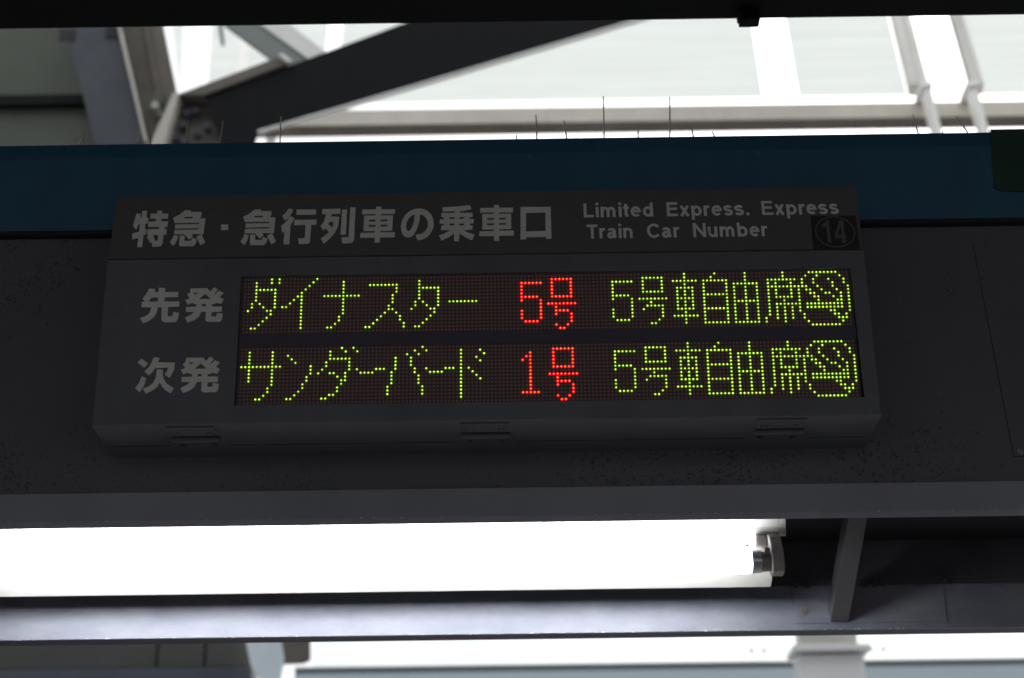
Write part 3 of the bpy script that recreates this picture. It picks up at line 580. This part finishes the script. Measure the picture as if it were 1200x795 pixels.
b = MB(); b.cyl((-2.019, TY0+.03, 3.775), (-2.019, TY0+.139, 3.775), .022, 10); b.build('bolt', M['reflector'], t)

t = thing('roof_sheet', 'blurred grey-green roof sheet left of the rafter', 'roof', (-2.9, 6.3, 3.9))
b = MB(); b.prism([(-3.9, 4.9), (-2.55, 4.9), (-2.432, 3.89), (-3.9, 3.886)], 6.30, 6.34); b.build('sheet', M['roof_panel'], t)
b = MB(); b.prism([(-3.9, 4.9), (-3.30, 4.9), (-3.00, 3.90), (-3.9, 3.89)], 6.27, 6.2995); b.build('lap_sheet', M['brown_steel'], t)
b = MB(); b.box(-3.9, -2.30, 6.05, 6.35, 3.80, 3.86); b.build('eave_channel', M['dark_steel'], t)
b = MB(); b.box(-3.9, -2.25, 6.10, 6.35, 3.30, 3.7995); b.build('eave_beam', M['roof_panel'], t)
b = MB(); b.prism([(-3.9, 3.66), (-3.02, 3.66), (-3.05, 3.45), (-3.9, 3.45)], 6.04, 6.0995); b.build('cleat', M['roof_panel'], t)

# sloping glass wall; (x, s): s runs up the slope from P0
GP = Vector((0, 8.0, 4.8706)); GE = Vector((0, .39, .92)); GN = Vector((0, -.92, .39))
def slope(b, poly, o0, o1, mi=0):
    pts = [Vector((x, GP.y, GP.z))+GE*s for x, s in poly]; n = len(pts)
    b.add([p+GN*o1 for p in pts]+[p+GN*o0 for p in pts], [tuple(range(n)), tuple(range(2*n-1, n-1, -1))]+[(i+n, (i+1) % n+n, (i+1) % n, i) for i in range(n)], mi)
t = thing('glass_roof', 'sloping frosted glass roof with white frames glowing above the blue fascia', 'glass roof', (0, 8, 4.87))
PANES = [[(-6, .02), (-2.36, .02), (-2.375, .20), (-2.553, .99), (-2.85, 2.35), (-6, 2.35)],
         [(-2.311, .165), (-2.394, .986), (-2.53, 2.35), (-2.78, 2.35), (-2.48, .988)],
         [(-2.12, .02), (-1.36, .02), (-1.36, 2.35), (-2.23, 2.35), (-2.19, .98)],
         [(-1.255, .02), (1.63, .02), (1.66, 2.35), (-1.25, 2.35)], [(1.87, .02), (2.60, .02), (2.64, 2.35), (1.90, 2.35)], [(3.10, .02), (6, .02), (6, 2.35), (3.16, 2.35)]]
CLEAR = [[(-2.36, .02), (-2.29, .02), (-2.315, .165), (-2.484, .988), (-2.785, 2.35), (-2.845, 2.35), (-2.549, .99), (-2.370, .20)],
         [(-2.285, .02), (-2.125, .02), (-2.178, .229), (-2.195, .981), (-2.235, 2.35), (-2.525, 2.35), (-2.390, .986), (-2.306, .165)],
         [(-1.355, .02), (-1.26, .02), (-1.255, 2.35), (-1.355, 2.35)],
         [(1.635, -.02), (1.865, -.02), (1.895, 2.35), (1.665, 2.35)], [(2.73, -.02), (3.01, -.02), (3.03, 2.35), (2.76, 2.35)]]
for pl in PANES:
    b = MB(); slope(b, pl, 0, .01); b.m = [0]+[1]*(len(b.m)-1); b.build('frosted_pane', [M['pane'], M['clear']], t)
for pl in CLEAR:
    b = MB(); slope(b, pl, 0, .008); b.build('clear_pane', M['clear'], t)
for x0_, x1_, mm in ((2.602, 2.665, 'white_steel'), (2.668, 2.722, 'white_steel'), (3.018, 3.048, 'white_steel'), (3.052, 3.092, 'white_steel')):
    b = MB(); slope(b, [(x0_, .0), (x1_, .0), (x1_+.03, 2.35), (x0_+.04, 2.35)], .02, .12); b.build('mullion', M[mm], t)
b = MB(); slope(b, [(-2.175, 1.6), (-2.150, .98), (-2.090, .68), (-2.065, .69), (-2.118, .98), (-2.12, 1.6)], .02, .05); b.build('hanging_strap', M['bluegrey_steel'], t)
b = MB(); slope(b, [(-6.0, -.075), (6.0, -.075), (6.0, -.021), (-6.0, -.021)], -.02, -.01); b.build('clear_pane', M['clear'], t)
for x0_, x1_, mm in ((2.602, 2.665, 'white_steel'), (2.668, 2.722, 'white_steel'), (3.018, 3.048, 'white_steel'), (3.052, 3.092, 'white_steel'), (-3.18, -3.14, 'white_steel')):
    b = MB(); slope(b, [(x0_, .0), (x1_, .0), (x1_+.03, 2.35), (x0_+.04, 2.35)], .02, .12); b.build('mullion', M[mm], t)
for x0_, x1_ in ((-2.0, -1.93), (-1.76, -1.70)):
    b = MB(); slope(b, [(x0_+.10, -.6), (x1_+.10, -.6), (x1_, 2.3), (x0_, 2.3)], .02, .10); b.build('mullion', M['white_steel'], t)
# eave girder
t = thing('eave_girder', 'long white girder painted beige grey for its shade, below the sloping glass, with white brackets at its right', 'girder', (0, 7.7, 4.5))
b = MB(); b.box(-6, 6, 7.70, 7.78, 4.5385, 4.670); b.build('girder_web', M['beige_steel'], t)  # beige puts the shade on a white girder into the colour
b = MB(); b.box(-6, 6, 7.66, 7.80, 4.5285, 4.538); b.build('bottom_flange', M['brown_steel'], t)
for x0_, z0_, x1_, z1_ in ((2.605, 4.690, 2.655, 4.30), (2.898, 4.690, 2.955, 4.30)):
    b = MB(); b.prism([(x0_-.022, z0_), (x0_+.022, z0_), (x1_+.022, z1_), (x1_-.022, z1_)], 7.50, 7.61); br = b.build('bracket', M['white_steel'], t)
    b = MB(); b.box(x0_-.036, x0_+.036, 7.485, 7.70, z0_-.030, z0_+.012); b.build('bracket_plate', M['white_steel'], br, bevel=.006)
# clear strip under the girder and wall glazing further down
t = thing('glass_wall', 'tall hall wall of blue-grey panes, clear ones standing in for a white girder, seen under the rear beam', 'glass wall', (0, 8, 1))
b = MB(); b.box(-1.60, 6, 8.0, 8.01, 2.6, 4.60); b.build('clear_pane', M['clear'], t)
b = MB(); b.box(-1.27, 1.53, 7.9, 7.91, 1.056, 2.58); b.build('clear_pane', M['clear'], t)  # clear pane added so sky stands in for a bright white girder
b = MB(); b.box(1.91, 6, 7.9, 7.91, 1.056, 2.58); b.build('clear_pane', M['clear'], t)  # added likewise, sky in place of the white girder
b = MB(); b.box(-1.38, 6, 7.89, 7.93, 1.047, 1.055); b.build('sill_rail', M['white_steel'], t)
for xa, xb in ((-1.38, 1.56), (1.88, 6.0)):
    b = MB(); b.box(xa, xb, 7.9, 7.92, -2.6, 1.046); b.m = [1, 1, 0, 1, 1, 1]; b.build('frosted_pane', [M['pane_low'], M['clear']], t)
b = MB(); b.box(-6, 6, 7.80, 8.05, 2.581, 2.599); b.build('transom', M['beige_steel'], t)
for x in (1.296, 1.37, 1.992, 2.066):
    b = MB(); b.cyl((x, 7.80, 1.100), (x, 7.8395, 1.100), .010, 8); b.build('bolt', M['beige_steel'], t)
t = thing('wall_column', 'white square column with a capping plate behind the rear beam, right of centre', 'column', (1.7, 7.8, -2.77))
b = MB(); b.box(1.53, 1.91, 7.60, 7.80, -3.9, 1.030); b.build('shaft', M['white_steel'], t, bevel=.02)
b = MB(); b.box(1.50, 1.94, 7.55, 7.83, 1.040, 1.075); b.build('cap_plate', M['white_steel'], t, bevel=.004)
b = MB(); b.box(1.55, 1.88, 7.62, 7.78, 1.076, 2.50); b.build('upper_shaft', M['reflector'], t)
t = thing('corner_column', 'pale blue-grey sloping column seen below the rear beam at the left', 'column', (-1.5, 7.6, -2.77))
b = MB(); b.prism([(-1.72, 1.50), (-1.594, 1.006), (-1.532, .907), (-1.434, .906), (-1.411, 1.052), (-1.50, 1.50)], 7.60, 7.66); b.build('column_face', M['pale_blue_steel'], t)
b = MB(); b.prism([(-1.532, .905), (-1.532, -3.9), (-1.434, -3.9), (-1.434, .905)], 7.60, 7.70); b.build('column_shaft', M['pale_blue_steel'], t)
b = MB(); b.prism([(-1.455, 1.30), (-1.277, 1.30), (-1.269, 1.06), (-1.31, 1.040), (-1.44, 1.037)], 7.70, 7.74); b.build('side_plate', M['brown_steel'], t)
t = thing('wall_cladding', 'blurred dark olive-grey wall panels below the rear beam at the far left', 'wall', (-3, 7.8, 1))
for xa, xb in ((-6, -2.183), (-2.168, -1.903), (-1.888, -1.60)):
    b = MB(); b.box(xa, xb, 7.80, 7.86, 1.045, 3.0); b.build('panel', M['clad'], t)
b = MB(); b.box(-6, -1.60, 7.87, 7.90, -3.9, 3.8); b.build('backing_sheet', M['under'], t)
b = MB(); b.box(-6, -1.60, 7.70, 7.86, .80, 1.020); b.build('cladding_rail', M['bluegrey_steel'], t, bevel=.01)
